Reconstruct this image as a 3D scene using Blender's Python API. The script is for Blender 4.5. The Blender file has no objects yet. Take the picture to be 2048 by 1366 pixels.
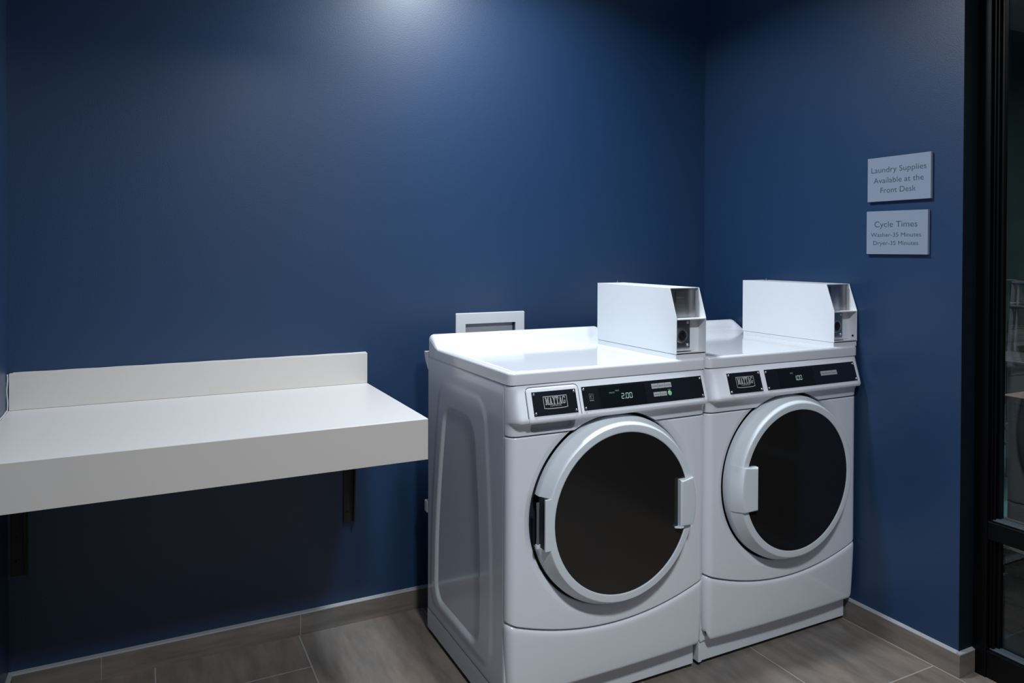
import bpy, bmesh, math, random
from mathutils import Matrix, Vector
random.seed(7)
PI = math.pi
S = bpy.context.scene
C = S.collection

# ------------------------------------------------------------------ camera
CX, CY, CZ = -2.2554, -2.5577, 1.3073
yaw, pitch, roll = math.radians(-26.784), math.radians(-0.5612), math.radians(0.2025)
fw = Vector((-math.sin(yaw)*math.cos(pitch), math.cos(yaw)*math.cos(pitch), math.sin(pitch)))
rt0 = Vector((math.cos(yaw), math.sin(yaw), 0)); up0 = rt0.cross(fw)
rt = rt0*math.cos(roll) + up0*math.sin(roll); up = up0*math.cos(roll) - rt0*math.sin(roll)
cd = bpy.data.cameras.new('camera'); cam = bpy.data.objects.new('camera', cd); C.objects.link(cam)
cam.matrix_world = Matrix(((rt.x, up.x, -fw.x, CX), (rt.y, up.y, -fw.y, CY), (rt.z, up.z, -fw.z, CZ), (0, 0, 0, 1)))
cd.sensor_width = 36; cd.lens = 1473.7/2048*36; cd.shift_y = (517.13-683)/2048; cd.clip_start = .05
S.camera = cam

# ------------------------------------------------------------------ world, lights, exposure
w = bpy.data.worlds.new('night'); S.world = w; w.use_nodes = True
w.node_tree.nodes['Background'].inputs[0].default_value = (.5, .62, .7, 1)
w.node_tree.nodes['Background'].inputs[1].default_value = .012
S.view_settings.view_transform = 'Standard'; S.view_settings.look = 'None'
S.view_settings.exposure = 0.0; S.view_settings.gamma = 1; S.view_settings.use_curve_mapping = False
CEIL = 2.62
def lamp(name, loc, energy, r, col, spread=PI):
    d = bpy.data.lights.new(name, 'AREA'); d.shape = 'DISK'; d.size = 2*r; d.energy = energy; d.color = col; d.spread = spread
    o = bpy.data.objects.new(name, d); C.objects.link(o); o.location = loc
    return o
lamp('downlight_lamp', (-1.17, -.66, CEIL-.02), 29, .11, (.86, .93, 1), math.radians(150))
lamp('downlight_lamp.001', (-1.60, -2.50, CEIL-.02), 50, .14, (.90, .95, 1), math.radians(152))
lamp('terrace_fill', (1.9, -1.2, 2.9), 50, .3, (1, .97, .92))  # unseen fill light added to brighten the terrace

# ------------------------------------------------------------------ materials
def mat(name, col, rough=.5, metal=0, spec=.5, coat=0, emit=None, bump=None, mix=None):
    m = bpy.data.materials.new(name); m.use_nodes = True; nt = m.node_tree; b = nt.nodes['Principled BSDF']
    b.inputs['Base Color'].default_value = (*col, 1); b.inputs['Roughness'].default_value = rough
    b.inputs['Metallic'].default_value = metal; b.inputs['Specular IOR Level'].default_value = spec
    b.inputs['Coat Weight'].default_value = coat; b.inputs['Coat Roughness'].default_value = .06
    if emit: b.inputs['Emission Color'].default_value = (*emit[0], 1); b.inputs['Emission Strength'].default_value = emit[1]
    tc = nt.nodes.new('ShaderNodeTexCoord')
    if mix:   # (colour b, scale xyz, detail)
        mp = nt.nodes.new('ShaderNodeMapping'); mp.inputs['Scale'].default_value = mix[1]
        nz = nt.nodes.new('ShaderNodeTexNoise'); nz.inputs['Scale'].default_value = 1; nz.inputs['Detail'].default_value = mix[2]
        mx = nt.nodes.new('ShaderNodeMix'); mx.data_type = 'RGBA'
        mx.inputs[6].default_value = (*col, 1); mx.inputs[7].default_value = (*mix[0], 1)
        nt.links.new(tc.outputs['Object'], mp.inputs[0]); nt.links.new(mp.outputs[0], nz.inputs['Vector'])
        nt.links.new(nz.outputs['Fac'], mx.inputs[0]); nt.links.new(mx.outputs[2], b.inputs['Base Color'])
    if bump:  # (scale, strength, distance)
        n2 = nt.nodes.new('ShaderNodeTexNoise'); n2.inputs['Scale'].default_value = bump[0]; n2.inputs['Detail'].default_value = 3
        bp = nt.nodes.new('ShaderNodeBump'); bp.inputs['Strength'].default_value = bump[1]; bp.inputs['Distance'].default_value = bump[2]
        nt.links.new(tc.outputs['Object'], n2.inputs['Vector']); nt.links.new(n2.outputs['Fac'], bp.inputs['Height'])
        nt.links.new(bp.outputs[0], b.inputs['Normal'])
    return m
M = {}
M['blue'] = mat('blue_satin_paint', (.0088, .0375, .100), .46, bump=(260, .2, .002), mix=((.0080, .034, .092), (2, 2, 2), 2), spec=.5, coat=.38)
M['blue'].node_tree.nodes['Principled BSDF'].inputs['Coat Roughness'].default_value = .30
M['reveal'] = mat('shaded_return_blue', (.0030, .0085, .0140), .5, bump=(260, .2, .002), spec=.3)  # darker wall blue, shade of the return put into the colour
M['ceiling'] = mat('white_ceiling_paint', (.75, .76, .77), .9, bump=(180, .2, .002))
M['room'] = mat('grey_room_paint', (.32, .325, .33), .8, bump=(180, .2, .002))
M['enamel'] = mat('white_enamel', (.74, .77, .82), .16, coat=.35, bump=(60, .02, .001))
M['lid'] = mat('glossy_white_lid', (.70, .73, .77), .12, coat=.3, bump=(40, .015, .001))
M['plastic'] = mat('white_plastic', (.72, .75, .80), .27, coat=.15, bump=(500, .03, .0005))
M['doorplastic'] = mat('pale_grey_plastic', (.66, .71, .75), .4, coat=.04, bump=(500, .03, .0005))
M['steelwhite'] = mat('white_powder_coat', (.74, .77, .80), .33, bump=(700, .05, .0004))
M['plate'] = mat('black_faceplate', (.006, .009, .014), .3, bump=(900, .02, .0003))
M['screen'] = mat('black_display', (.003, .005, .007), .3, bump=(900, .01, .0003))
M['silver'] = mat('brushed_silver', (.34, .36, .38), .45, 0, bump=(800, .05, .0003))
M['steel'] = mat('stainless_steel', (.52, .53, .54), .34, 1, bump=(500, .06, .0004), mix=((.42, .43, .45), (400, 10, 10), 2))
M['chrome'] = mat('chrome_screw', (.75, .77, .80), .15, 1, bump=(300, .03, .0003))
M['print'] = mat('grey_print', (.20, .21, .22), .6, bump=(300, .01, .0002))
M['button'] = mat('grey_button', (.32, .34, .36), .5, bump=(300, .01, .0002))
M['green'] = mat('pale_green_button', (.22, .42, .27), .45, bump=(300, .01, .0002))
M['led'] = mat('lit_segments', (.3, .4, .38), .5, emit=((.55, .80, .76), .24), bump=(300, .01, .0002))
M['leddim'] = mat('lit_caption', (.1, .2, .2), .5, emit=((.3, .62, .55), .30), bump=(300, .01, .0002))
M['glassblack'] = mat('black_door_glass', (.0115, .011, .0105), .16, spec=.6, mix=((.0135, .0125, .012), (3, 3, 3), 2))
M['darkgap'] = mat('dark_gap_shade', (.012, .015, .02), .6, bump=(200, .05, .0004))  # shade inside gaps and recesses put into a dark colour
M['hinge'] = mat('grey_hinge_metal', (.22, .23, .25), .4, .6, bump=(300, .05, .0004))
M['counter'] = mat('off_white_laminate', (.68, .665, .65), .34, bump=(600, .03, .0003), mix=((.66, .645, .63), (300, 300, 300), 3))
M['counteredge'] = mat('off_white_laminate_edge', (.66, .625, .585), .42, bump=(600, .03, .0003), mix=((.63, .595, .555), (400, 400, 400), 3))
M['bracket'] = mat('dark_bronze_steel', (.030, .024, .022), .5, .3, bump=(200, .08, .0004))
M['sign'] = mat('brushed_grey_sign', (.235, .28, .36), .45, bump=(500, .04, .0003), mix=((.215, .26, .335), (60, 60, 900), 3))
M['signtext'] = mat('dark_sign_lettering', (.035, .048, .07), .6, bump=(300, .02, .0002))
M['frameblack'] = mat('black_window_frame', (.0010, .0011, .0015), .42, spec=.2, bump=(150, .05, .0004))
M['caulk'] = mat('pale_grout_bead', (.31, .32, .335), .55, bump=(120, .3, .001))
M['caulkwhite'] = mat('white_caulk', (.6, .62, .65), .5, bump=(120, .4, .001))
M['boxplastic'] = mat('white_box_plastic', (.66, .68, .70), .4, bump=(300, .05, .0004))
M['boxinside'] = mat('grey_box_plastic', (.60, .60, .64), .5, bump=(300, .05, .0004))
M['foot'] = mat('grey_rubber_foot', (.25, .27, .27), .6, bump=(300, .05, .0004))
M['hole'] = mat('dark_hole', (.004, .004, .005), .8, bump=(300, .05, .0004))
M['stucco'] = mat('dark_green_render', (.13, .19, .155), .9, bump=(80, .4, .004), mix=((.07, .10, .09), (5, 5, 5), 4))
M['terracotta'] = mat('reddish_brick_stone', (.26, .16, .15), .85, bump=(70, .5, .006), mix=((.13, .09, .085), (12, 12, 12), 5))
M['stone'] = mat('rough_brown_stone', (.11, .09, .08), .8, bump=(45, 1, .02), mix=((.04, .033, .03), (22, 22, 40), 6))
M['water'] = mat('teal_paving', (.13, .36, .42), .35, bump=(90, .6, .004), mix=((.07, .16, .19), (14, 14, 14), 4))
M['chairmetal'] = mat('grey_chair_metal', (.16, .17, .19), .4, .5, bump=(300, .05, .0004))

M['bead'] = mat('rail_top_sheen', (.045, .060, .075), .4, bump=(150, .05, .0004))  # sheen on the rail tops put into a lighter grey
def glass():
    m = bpy.data.materials.new('window_glass'); m.use_nodes = True; nt = m.node_tree
    for n in list(nt.nodes): nt.nodes.remove(n)
    o = nt.nodes.new('ShaderNodeOutputMaterial'); t = nt.nodes.new('ShaderNodeBsdfTransparent'); g = nt.nodes.new('ShaderNodeBsdfGlossy')
    t.inputs[0].default_value = (.86, .93, .93, 1); g.inputs['Roughness'].default_value = .01
    f = nt.nodes.new('ShaderNodeFresnel'); f.inputs[0].default_value = 1.5; mx = nt.nodes.new('ShaderNodeMixShader')
    nt.links.new(f.outputs[0], mx.inputs[0]); nt.links.new(t.outputs[0], mx.inputs[1]); nt.links.new(g.outputs[0], mx.inputs[2])
    nt.links.new(mx.outputs[0], o.inputs[0]); return m
M['glass'] = glass()

def tile_mat(name, wide=True):
    """wood-look porcelain; floor planks .44 wide, .87 long along y with half stagger, thin light grout"""
    m = bpy.data.materials.new(name); m.use_nodes = True; nt = m.node_tree; N = nt.nodes.new; L = nt.links.new
    b = nt.nodes['Principled BSDF']; b.inputs['Roughness'].default_value = .38
    ge = N('ShaderNodeNewGeometry'); sep = N('ShaderNodeSeparateXYZ'); L(ge.outputs['Position'], sep.inputs[0])
    grain = N('ShaderNodeTexNoise'); mp = N('ShaderNodeMapping')
    mp.inputs['Scale'].default_value = (22, 4.5, 22) if wide else (3, 3, 30)
    mp.inputs['Rotation'].default_value = (0, 0, -.12 if wide else 0)
    L(ge.outputs['Position'], mp.inputs[0]); L(mp.outputs[0], grain.inputs['Vector']); grain.inputs['Scale'].default_value = 1
    grain.inputs['Detail'].default_value = 7; grain.inputs['Roughness'].default_value = .62
    cl = N('ShaderNodeTexNoise'); cl.inputs['Scale'].default_value = 3.2; cl.inputs['Detail'].default_value = 3; L(ge.outputs['Position'], cl.inputs['Vector'])
    r1 = N('ShaderNodeValToRGB'); e = r1.color_ramp.elements
    e[0].position = .33; e[0].color = (.128, .114, .102, 1); e[1].position = .68; e[1].color = (.215, .194, .172, 1)
    L(grain.outputs['Fac'], r1.inputs[0])
    r2 = N('ShaderNodeValToRGB'); e = r2.color_ramp.elements
    e[0].position = .35; e[0].color = (.86, .89, .92, 1); e[1].position = .7; e[1].color = (1.12, 1.0, .92, 1); L(cl.outputs['Fac'], r2.inputs[0])
    mul = N('ShaderNodeMix'); mul.data_type = 'RGBA'; mul.blend_type = 'MULTIPLY'; mul.inputs[0].default_value = 1
    L(r1.outputs[0], mul.inputs[6]); L(r2.outputs[0], mul.inputs[7]); out = mul.outputs[2]
    if wide:
        cmb = N('ShaderNodeCombineXYZ')
        ax = N('ShaderNodeMath'); ax.operation = 'ADD'; ax.inputs[1].default_value = .22 + .435 + .87*4; L(sep.outputs['Y'], ax.inputs[0])
        ay = N('ShaderNodeMath'); ay.operation = 'ADD'; ay.inputs[1].default_value = 2.215 + .44*6; L(sep.outputs['X'], ay.inputs[0])
        L(ax.outputs[0], cmb.inputs[0]); L(ay.outputs[0], cmb.inputs[1])
        br = N('ShaderNodeTexBrick'); br.inputs['Scale'].default_value = 1; br.inputs['Brick Width'].default_value = .87
        br.inputs['Row Height'].default_value = .44; br.inputs['Mortar Size'].default_value = .0022; br.inputs['Mortar Smooth'].default_value = .1
        br.offset = .5; br.inputs['Color1'].default_value = (.98, .86, .80, 1); br.inputs['Color2'].default_value = (1.12, 1.13, 1.14, 1)
        br.inputs['Mortar'].default_value = (1, 1, 1, 1)
        L(cmb.outputs[0], br.inputs['Vector'])
        m2 = N('ShaderNodeMix'); m2.data_type = 'RGBA'; m2.blend_type = 'MULTIPLY'; m2.inputs[0].default_value = 1
        L(out, m2.inputs[6]); L(br.outputs['Color'], m2.inputs[7])
        m3 = N('ShaderNodeMix'); m3.data_type = 'RGBA'; L(br.outputs['Fac'], m3.inputs[0]); L(m2.outputs[2], m3.inputs[6])
        m3.inputs[7].default_value = (.34, .32, .30, 1); out = m3.outputs[2]
        bp = N('ShaderNodeBump'); bp.inputs['Strength'].default_value = .5; bp.inputs['Distance'].default_value = -.0015
        L(br.outputs['Fac'], bp.inputs['Height']); L(bp.outputs[0], b.inputs['Normal'])
    L(out, b.inputs['Base Color'])
    return m
M['tile'] = tile_mat('wood_look_floor_tile'); M['basetile'] = tile_mat('wood_look_base_tile', False)

# ------------------------------------------------------------------ mesh helpers
class G:
    def __init__(s): s.v = []; s.f = []
    def add(s, vs, fs):
        n = len(s.v); s.v += [tuple(p) for p in vs]; s.f += [tuple(i+n for i in f) for f in fs]; return s
    def box(s, a, b, bev=0, seg=3):
        (x0, y0, z0), (x1, y1, z1) = a, b
        vs = [(x0,y0,z0),(x1,y0,z0),(x1,y1,z0),(x0,y1,z0),(x0,y0,z1),(x1,y0,z1),(x1,y1,z1),(x0,y1,z1)]
        fs = [(0,3,2,1),(4,5,6,7),(0,1,5,4),(1,2,6,5),(2,3,7,6),(3,0,4,7)]
        if not bev: return s.add(vs, fs)
        bm = bmesh.new(); q = [bm.verts.new(p) for p in vs]
        for f in fs: bm.faces.new([q[i] for i in f])
        bmesh.ops.bevel(bm, geom=list(bm.edges), offset=bev, segments=seg, profile=.5, affect='EDGES')
        bm.verts.index_update()
        s.add([v.co[:] for v in bm.verts], [[v.index for v in f.verts] for f in bm.faces]); bm.free(); return s
    def prism(s, pts, a, b, fn, bev=0, seg=2):
        """2D polygon pts extruded from a to b; fn(p,q,t)->xyz"""
        n = len(pts)
        vs = [fn(p, q, a) for p, q in pts] + [fn(p, q, b) for p, q in pts]
        fs = [tuple(range(n))[::-1], tuple(range(n, 2*n))] + [(i, (i+1) % n, n+(i+1) % n, n+i) for i in range(n)]
        bm = bmesh.new(); q = [bm.verts.new(p) for p in vs]
        for f in fs: bm.faces.new([q[i] for i in f])
        bmesh.ops.recalc_face_normals(bm, faces=bm.faces)
        if bev: bmesh.ops.bevel(bm, geom=list(bm.edges), offset=bev, segments=seg, profile=.5, affect='EDGES')
        bm.verts.index_update()
        s.add([v.co[:] for v in bm.verts], [[v.index for v in f.verts] for f in bm.faces]); bm.free(); return s
    def lathe(s, prof, n, fn, closed=False):
        """prof [(r,h)], fn(rcos, rsin, h)->xyz ; r==0 collapses to a point"""
        rings = []; base = len(s.v)
        for r, h in prof:
            if r < 1e-7: s.v.append(tuple(fn(0, 0, h))); rings.append([len(s.v)-1]*n)
            else:
                i0 = len(s.v)
                for k in range(n): s.v.append(tuple(fn(r*math.cos(2*PI*k/n), r*math.sin(2*PI*k/n), h)))
                rings.append(list(range(i0, i0+n)))
        m = len(rings)
        for j in range(m if closed else m-1):
            A, B = rings[j], rings[(j+1) % m]
            for k in range(n):
                f = [A[k], A[(k+1) % n], B[(k+1) % n], B[k]]; g = []
                for i in f:
                    if i not in g: g.append(i)
                if len(g) > 2: s.f.append(tuple(g))
        return s
    def grid(s, P, flip=False):
        """P[i][j] points"""
        n, m = len(P), len(P[0]); b = len(s.v)
        for r in P: s.v += [tuple(p) for p in r]
        for i in range(n-1):
            for j in range(m-1):
                f = (b+i*m+j, b+(i+1)*m+j, b+(i+1)*m+j+1, b+i*m+j+1)
                s.f.append(f[::-1] if flip else f)
        return s
    def solid(s, A, B):
        """closed solid between two grids of equal size"""
        n, m = len(A), len(A[0]); b = len(s.v); o = n*m
        for r in A: s.v += [tuple(p) for p in r]
        for r in B: s.v += [tuple(p) for p in r]
        I = lambda i, j: b+i*m+j
        for i in range(n-1):
            for j in range(m-1):
                f = (I(i,j), I(i+1,j), I(i+1,j+1), I(i,j+1)); s.f.append(f); s.f.append(tuple(x+o for x in f[::-1]))
        for i in range(n-1):
            s.f.append((I(i+1,0), I(i,0), I(i,0)+o, I(i+1,0)+o)); s.f.append((I(i,m-1), I(i+1,m-1), I(i+1,m-1)+o, I(i,m-1)+o))
        for j in range(m-1):
            s.f.append((I(0,j), I(0,j+1), I(0,j+1)+o, I(0,j)+o)); s.f.append((I(n-1,j+1), I(n-1,j), I(n-1,j)+o, I(n-1,j+1)+o))
        return s
    def tube(s, pts, r, n=8, closed=False):
        P = [Vector(p) for p in pts]; m = len(P); rings = []
        for i in range(m):
            a = P[i-1] if (i or closed) else P[0]; c = P[(i+1) % m] if (i < m-1 or closed) else P[-1]
            t = (c-a).normalized(); h = Vector((0, 0, 1)) if abs(t.z) < .9 else Vector((0, 1, 0))
            u = t.cross(h).normalized(); v = u.cross(t); i0 = len(s.v)
            for k in range(n): s.v.append(tuple(P[i] + (u*math.cos(2*PI*k/n) + v*math.sin(2*PI*k/n))*r))
            rings.append(range(i0, i0+n))
        for j in range(m if closed else m-1):
            A, B = rings[j], rings[(j+1) % m]
            for k in range(n): s.f.append((A[k], A[(k+1) % n], B[(k+1) % n], B[k]))
        if not closed: s.f.append(tuple(rings[0])[::-1]); s.f.append(tuple(rings[-1]))
        return s
    def obj(s, name, material, parent=None, smooth=35, recalc=True, wn=True):
        me = bpy.data.meshes.new(name); me.from_pydata(s.v, [], s.f); me.validate()
        if recalc:
            bm = bmesh.new(); bm.from_mesh(me); bmesh.ops.recalc_face_normals(bm, faces=bm.faces); bm.to_mesh(me); bm.free()
        if smooth: me.shade_smooth(); me.set_sharp_from_angle(angle=math.radians(smooth))
        me.materials.append(material); o = bpy.data.objects.new(name, me); C.objects.link(o)
        if parent: o.parent = parent
        if smooth and wn: m = o.modifiers.new('normals', 'WEIGHTED_NORMAL'); m.keep_sharp = True
        return o
def cut(o, g, smooth=35):
    """boolean difference, baked into the mesh"""
    c = g.obj('cutter', M['enamel'], smooth=0)
    c.matrix_world = o.matrix_world
    if o.parent: c.parent = o.parent
    for m in list(o.modifiers): o.modifiers.remove(m)
    m = o.modifiers.new('b', 'BOOLEAN'); m.use_self = True; m.operation = 'DIFFERENCE'; m.solver = 'EXACT'; m.object = c
    bpy.context.view_layer.update(); dg = bpy.context.evaluated_depsgraph_get()
    me = bpy.data.meshes.new_from_object(o.evaluated_get(dg)); old = o.data; o.modifiers.clear(); o.data = me; me.name = o.name
    bpy.data.meshes.remove(old); cm = c.data; bpy.data.objects.remove(c); bpy.data.meshes.remove(cm)
    me.shade_smooth(); me.set_sharp_from_angle(angle=math.radians(smooth))
    mm = o.modifiers.new('normals', 'WEIGHTED_NORMAL'); mm.keep_sharp = True
def root(name, label, cat, loc=(0, 0, 0), group=None):
    o = bpy.data.objects.new(name, None); C.objects.link(o); o.location = loc; o.empty_display_size = .1
    o['label'] = label; o['category'] = cat
    if group: o['group'] = group
    return o
def tag(o, label, cat, group=None):
    o['label'] = label; o['category'] = cat
    if group: o['group'] = group
    return o
def struct(o): o['kind'] = 'structure'; return o
def lerp(a, b, t): return a+(b-a)*t
def ss(a, b, x):
    t = max(0., min(1., (x-a)/(b-a))); return t*t*(3-2*t)
_tc = {}
def text_geo(txt, font_space=1.0):
    """flat outline of a text in the built-in typeface: verts (x,y), faces; cap height about .73"""
    if txt in _tc: return _tc[txt]
    cu = bpy.data.curves.new('t', 'FONT'); cu.body = txt; cu.align_x = 'CENTER'; cu.space_character = font_space; cu.extrude = 0
    cu.resolution_u = 5; cu.offset = -.007
    o = bpy.data.objects.new('t', cu); C.objects.link(o); bpy.context.view_layer.update()
    me = bpy.data.meshes.new_from_object(o.evaluated_get(bpy.context.evaluated_depsgraph_get()))
    r = ([tuple(v.co[:2]) for v in me.vertices], [tuple(p.vertices) for p in me.polygons])
    bpy.data.objects.remove(o); bpy.data.curves.remove(cu); bpy.data.meshes.remove(me); _tc[txt] = r
    return r
def put_text(g, txt, fn, cx, cy, width, height=None):
    vs, fs = text_geo(txt); x0 = min(p[0] for p in vs); x1 = max(p[0] for p in vs); k = width/(x1-x0); mx = (x0+x1)/2
    ky = k if height is None else height/.70
    g.add([fn(cx+(x-mx)*k, cy+y*ky) for x, y in vs], fs)

# ------------------------------------------------------------------ the room
XL, FRONT = -2.5985, -4.3
YE = 1.1599
def wallbox(name, a, b, m): return struct(G().box(a, b).obj(name, m, smooth=0))
wallbox('floor', (XL-.1, FRONT-.1, -.06), (.16, .1, 0), M['tile'])
wallbox('ceiling', (XL-.1, FRONT-.1, CEIL), (.2, .1, CEIL+.1), M['ceiling'])
wb = wallbox('wall_back', (XL-.1, 0, 0), (.2, .12, CEIL), M['blue'])
wallbox('wall_left', (XL-.1, FRONT, 0), (XL, 0, CEIL), M['blue'])
wallbox('wall_right', (0, -YE, 0), (.2, 0, CEIL), M['blue'])
wallbox('wall_front', (XL-.1, FRONT-.1, 0), (.2, FRONT, CEIL), M['room'])

BB = .0735
def baseboard(name, p0, p1, nrm, joints):
    """tile strip p0->p1 (plan), thickness along nrm, with thin grout joints and a rounded bead on top"""
    d = Vector((p1[0]-p0[0], p1[1]-p0[1], 0)); L = d.length; d /= L; n = Vector((*nrm, 0)); g = G(); js = [0]+joints+[L]
    for a, b in zip(js[:-1], js[1:]):
        q0 = Vector((*p0, 0)) + d*(a+(.0012 if a else 0)); q1 = Vector((*p0, 0)) + d*(b-(.0012 if b < L else 0))
        pts = [(0, 0), (.0105, 0), (.0105, BB-.004), (0, BB-.004)]
        P = [[q0+n*x+Vector((0, 0, z)) for x, z in pts], [q1+n*x+Vector((0, 0, z)) for x, z in pts]]
        vs = P[0]+P[1]; g.add([v[:] for v in vs], [(0,1,2,3), (7,6,5,4), (0,4,5,1), (1,5,6,2), (2,6,7,3), (3,7,4,0)])
    o = struct(g.obj(name, M['basetile'], smooth=0))
    g2 = G()
    for j in joints:
        q = Vector((*p0, 0)) + d*j
        a = q-d*.0013; b = q+d*.0013+n*.0098
        g2.box((min(a.x,b.x), min(a.y,b.y), 0), (max(a.x,b.x), max(a.y,b.y), BB-.004))
    A = [[], []]
    for k, q in enumerate((Vector((*p0, 0)), Vector((*p0, 0))+d*L)):
        for x, z in [(0, -.004), (.0108, -.004), (.0112, -.002), (.0095, .0005), (.006, .0012), (.002, .0028), (0, .0045)]:
            A[k].append((q+n*x+Vector((0, 0, BB+z)))[:])
    g2.grid(A); m = len(A[0]); g2.f.append(tuple(range(len(g2.v)-2*m, len(g2.v)-m))); g2.f.append(tuple(range(len(g2.v)-m, len(g2.v)))[::-1])
    g2.obj('grout_bead', M['caulk'], o, smooth=50)
    return o
baseboard('baseboard_back', (XL, 0), (-.0, 0), (0, -1), [-2.362-XL, -1.770-XL, -1.178-XL, -.586-XL])
struct(G().box((.0001, -YE-.0012, BB), (.0795, -YE+.001, CEIL)).obj('return_shade_1', M['reveal'], smooth=0))  # thin added board, coloured dark to shade the wall return
baseboard('baseboard_right', (0, -.012), (0, -YE), (-1, 0), [.59])
baseboard('baseboard_return', (-.0105, -YE), (.066, -YE), (0, -1), [])
baseboard('baseboard_left', (XL, FRONT), (XL, -.012), (1, 0), [.7, 1.29, 1.88, 2.47, 3.06, 3.65])

# ------------------------------------------------------------------ outlet box set into the back wall
cut(wb, G().box((-1.160, -.02, .86), (-.953, .085, 1.034)), smooth=30)
ob = root('laundry_outlet_box', 'white plastic wall outlet box peeking above the back of the left machine', 'outlet box', (-1.056, 0, .95))
g = G(); x0, x1, z0, z1 = -1.201+1.056, -.911+1.056, -.14, .124; a0, a1, b0, b1 = -1.162+1.056, -.951+1.056, -.09, .083
rr = lambda a, b, c, d, r: [(cx+r*math.cos(t), cz+r*math.sin(t)) for cx, cz, s in ((b-r, d-r, 0), (a+r, d-r, PI/2), (a+r, c+r, PI), (b-r, c+r, 1.5*PI)) for t in [s+k*PI/8 for k in range(5)]]
outer = rr(x0, x1, z0, z1, .004); inner = rr(a0, a1, b0, b1, .001)
def ringsolid(g, prof, n):
    """prof: list of closed loops (n pts each) forming a closed ring"""
    b = len(g.v)
    for lp in prof: g.v += [tuple(p) for p in lp]
    m = len(prof)
    for j in range(m):
        for k in range(n):
            g.f.append((b+j*n+k, b+j*n+(k+1) % n, b+((j+1) % m)*n+(k+1) % n, b+((j+1) % m)*n+k))
f3 = lambda L, y, k=1: [(x*k, y, z*k) for x, z in L]
ringsolid(g, [f3(outer, 0), f3(outer, -.004), f3(outer, -.006, .985), f3(inner, -.006), f3(inner, .020), f3(rr(a0-.0015, a1+.0015, b0-.0015, b1+.0015, .002), .020), f3(rr(a0-.0015, a1+.0015, b0-.0015, b1+.0015, .002), .0)], 20)
g.obj('box_frame', M['boxplastic'], ob, smooth=30)
G().box((a0-.001, .018, b0-.001), (a1+.001, .024, b1+.001)).obj('box_back', M['boxinside'], ob, smooth=0)

# ------------------------------------------------------------------ wall-hung counter
XR, DC, HC, HB, HF = -1.543, .6345, .8434, .9492, .7296
ct = root('folding_counter', 'long off-white laminate counter with backsplash, wall hung left of the white machines', 'counter', ((XL+XR)/2, -.3, 0))
def sub(o): # keep world coordinates under the counter root
    o.matrix_parent_inverse = Matrix.Translation(ct.location).inverted(); return o
XLc = XL+.004
sub(G().box((XLc, -DC+.0008, HC-.028), (XR-.0006, -.003, HC), .0006, 1).obj('countertop', M['counter'], ct, smooth=0))
sub(G().box((XLc, -DC, HF), (XR, -DC+.020, HC-.0012), .0006, 1).obj('front_apron', M['counteredge'], ct, smooth=0))
sub(G().box((XR-.020, -DC+.0205, HF+.03), (XR-.0008, -.003, HC-.0285), .0006, 1).obj('end_apron', M['counteredge'], ct, smooth=0))
sub(G().box((XLc+.002, -.0215, HC+.0006), (XR, -.002, HB), .0006, 1).obj('backsplash', M['counteredge'], ct, smooth=0))
g = G(); pts = []
for k in range(30):
    t = k/29; pts.append((XL+.0022+.0008*math.sin(9*t), -.0235+.0004*math.sin(31*t), lerp(HC+.002, HB, t)))
g.tube(pts, .0018, 6); g.tube([(XL+.0022, lerp(-.0235, -DC+.03, k/20), HC+.001+.0006*math.sin(k*2.1)) for k in range(21)], .0022, 6)
g.tube([(lerp(XLc+.01, XR, k/40), -.0022, HB+.0002+.0004*math.sin(k*1.3)) for k in range(41)], .0014, 6)
sub(g.obj('caulk_line', M['caulkwhite'], ct, smooth=60))
for bx in (-1.602, -2.57):
    g = G().box((bx-.021, -.006, .358), (bx+.021, -.0005, HC-.030), .001, 1)
    g.box((bx-.021, -.50, HC-.036), (bx+.021, -.004, HC-.030), .001, 1)
    g.prism([(-.006, .358), (-.012, .358), (-.05, HC-.12), (-.49, HC-.050), (-.49, HC-.036), (-.006, HC-.036)], bx+.013, bx+.018, lambda p, q, t: (t, p, q))
    b = sub(g.obj('bracket', M['bracket'], ct, smooth=30)); b['label'] = 'dark steel shelf bracket'
    for z in (.40, .47, .545, .62): G().lathe([(0, 0), (.0045, 0), (.004, .0016), (.0015, .0024), (0, .0024)], 12, lambda a, c, h, z=z, bx=bx: (bx-.006+a, -.006-h, z+c)).obj('bracket_screw', M['bracket'], b, smooth=40)

# ------------------------------------------------------------------ signs on the right wall
def sign(name, label, corners, lines):
    """corners (y0,zt0),(y1,zt1),(y1,zb1),(y0,zb0) on the wall plane; y positive away from the back wall"""
    (ya, za), (yb, zb), (yc, zc), (yd, zd) = corners
    cy, cz = (ya+yb+yc+yd)/4, (za+zb+zc+zd)/4
    o = root(name, label, 'sign', (0, -cy, cz))
    T = .012
    g = G(); P = [(-(y-cy), z-cz) for y, z in corners]
    g.prism(P, -.0015, -T, lambda p, q, t: (t, p, q), .0006, 1)
    g.obj('sign_panel', M['sign'], o, smooth=0)
    def fn(u, v):   # u 0..1 along, v 0..1 up
        y = lerp(lerp(P[3][0], P[2][0], u), lerp(P[0][0], P[1][0], u), v); z = lerp(lerp(P[3][1], P[2][1], u), lerp(P[0][1], P[1][1], u), v)
        return (-T-.0004, y, z)
    H = ((za-zd)+(zb-zc))/2; W_ = abs(yb-ya)
    for txt, cu, cv, wd, capfrac in lines:
        g = G(); vs, fs = text_geo(txt); x0 = min(p[0] for p in vs); x1 = max(p[0] for p in vs); k = wd/(x1-x0)
        g.add([fn(cu+(x-(x0+x1)/2)*k, cv+y*capfrac/.70) for x, y in vs], fs); g.obj('lettering', M['signtext'], o, smooth=0, recalc=False)
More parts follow.
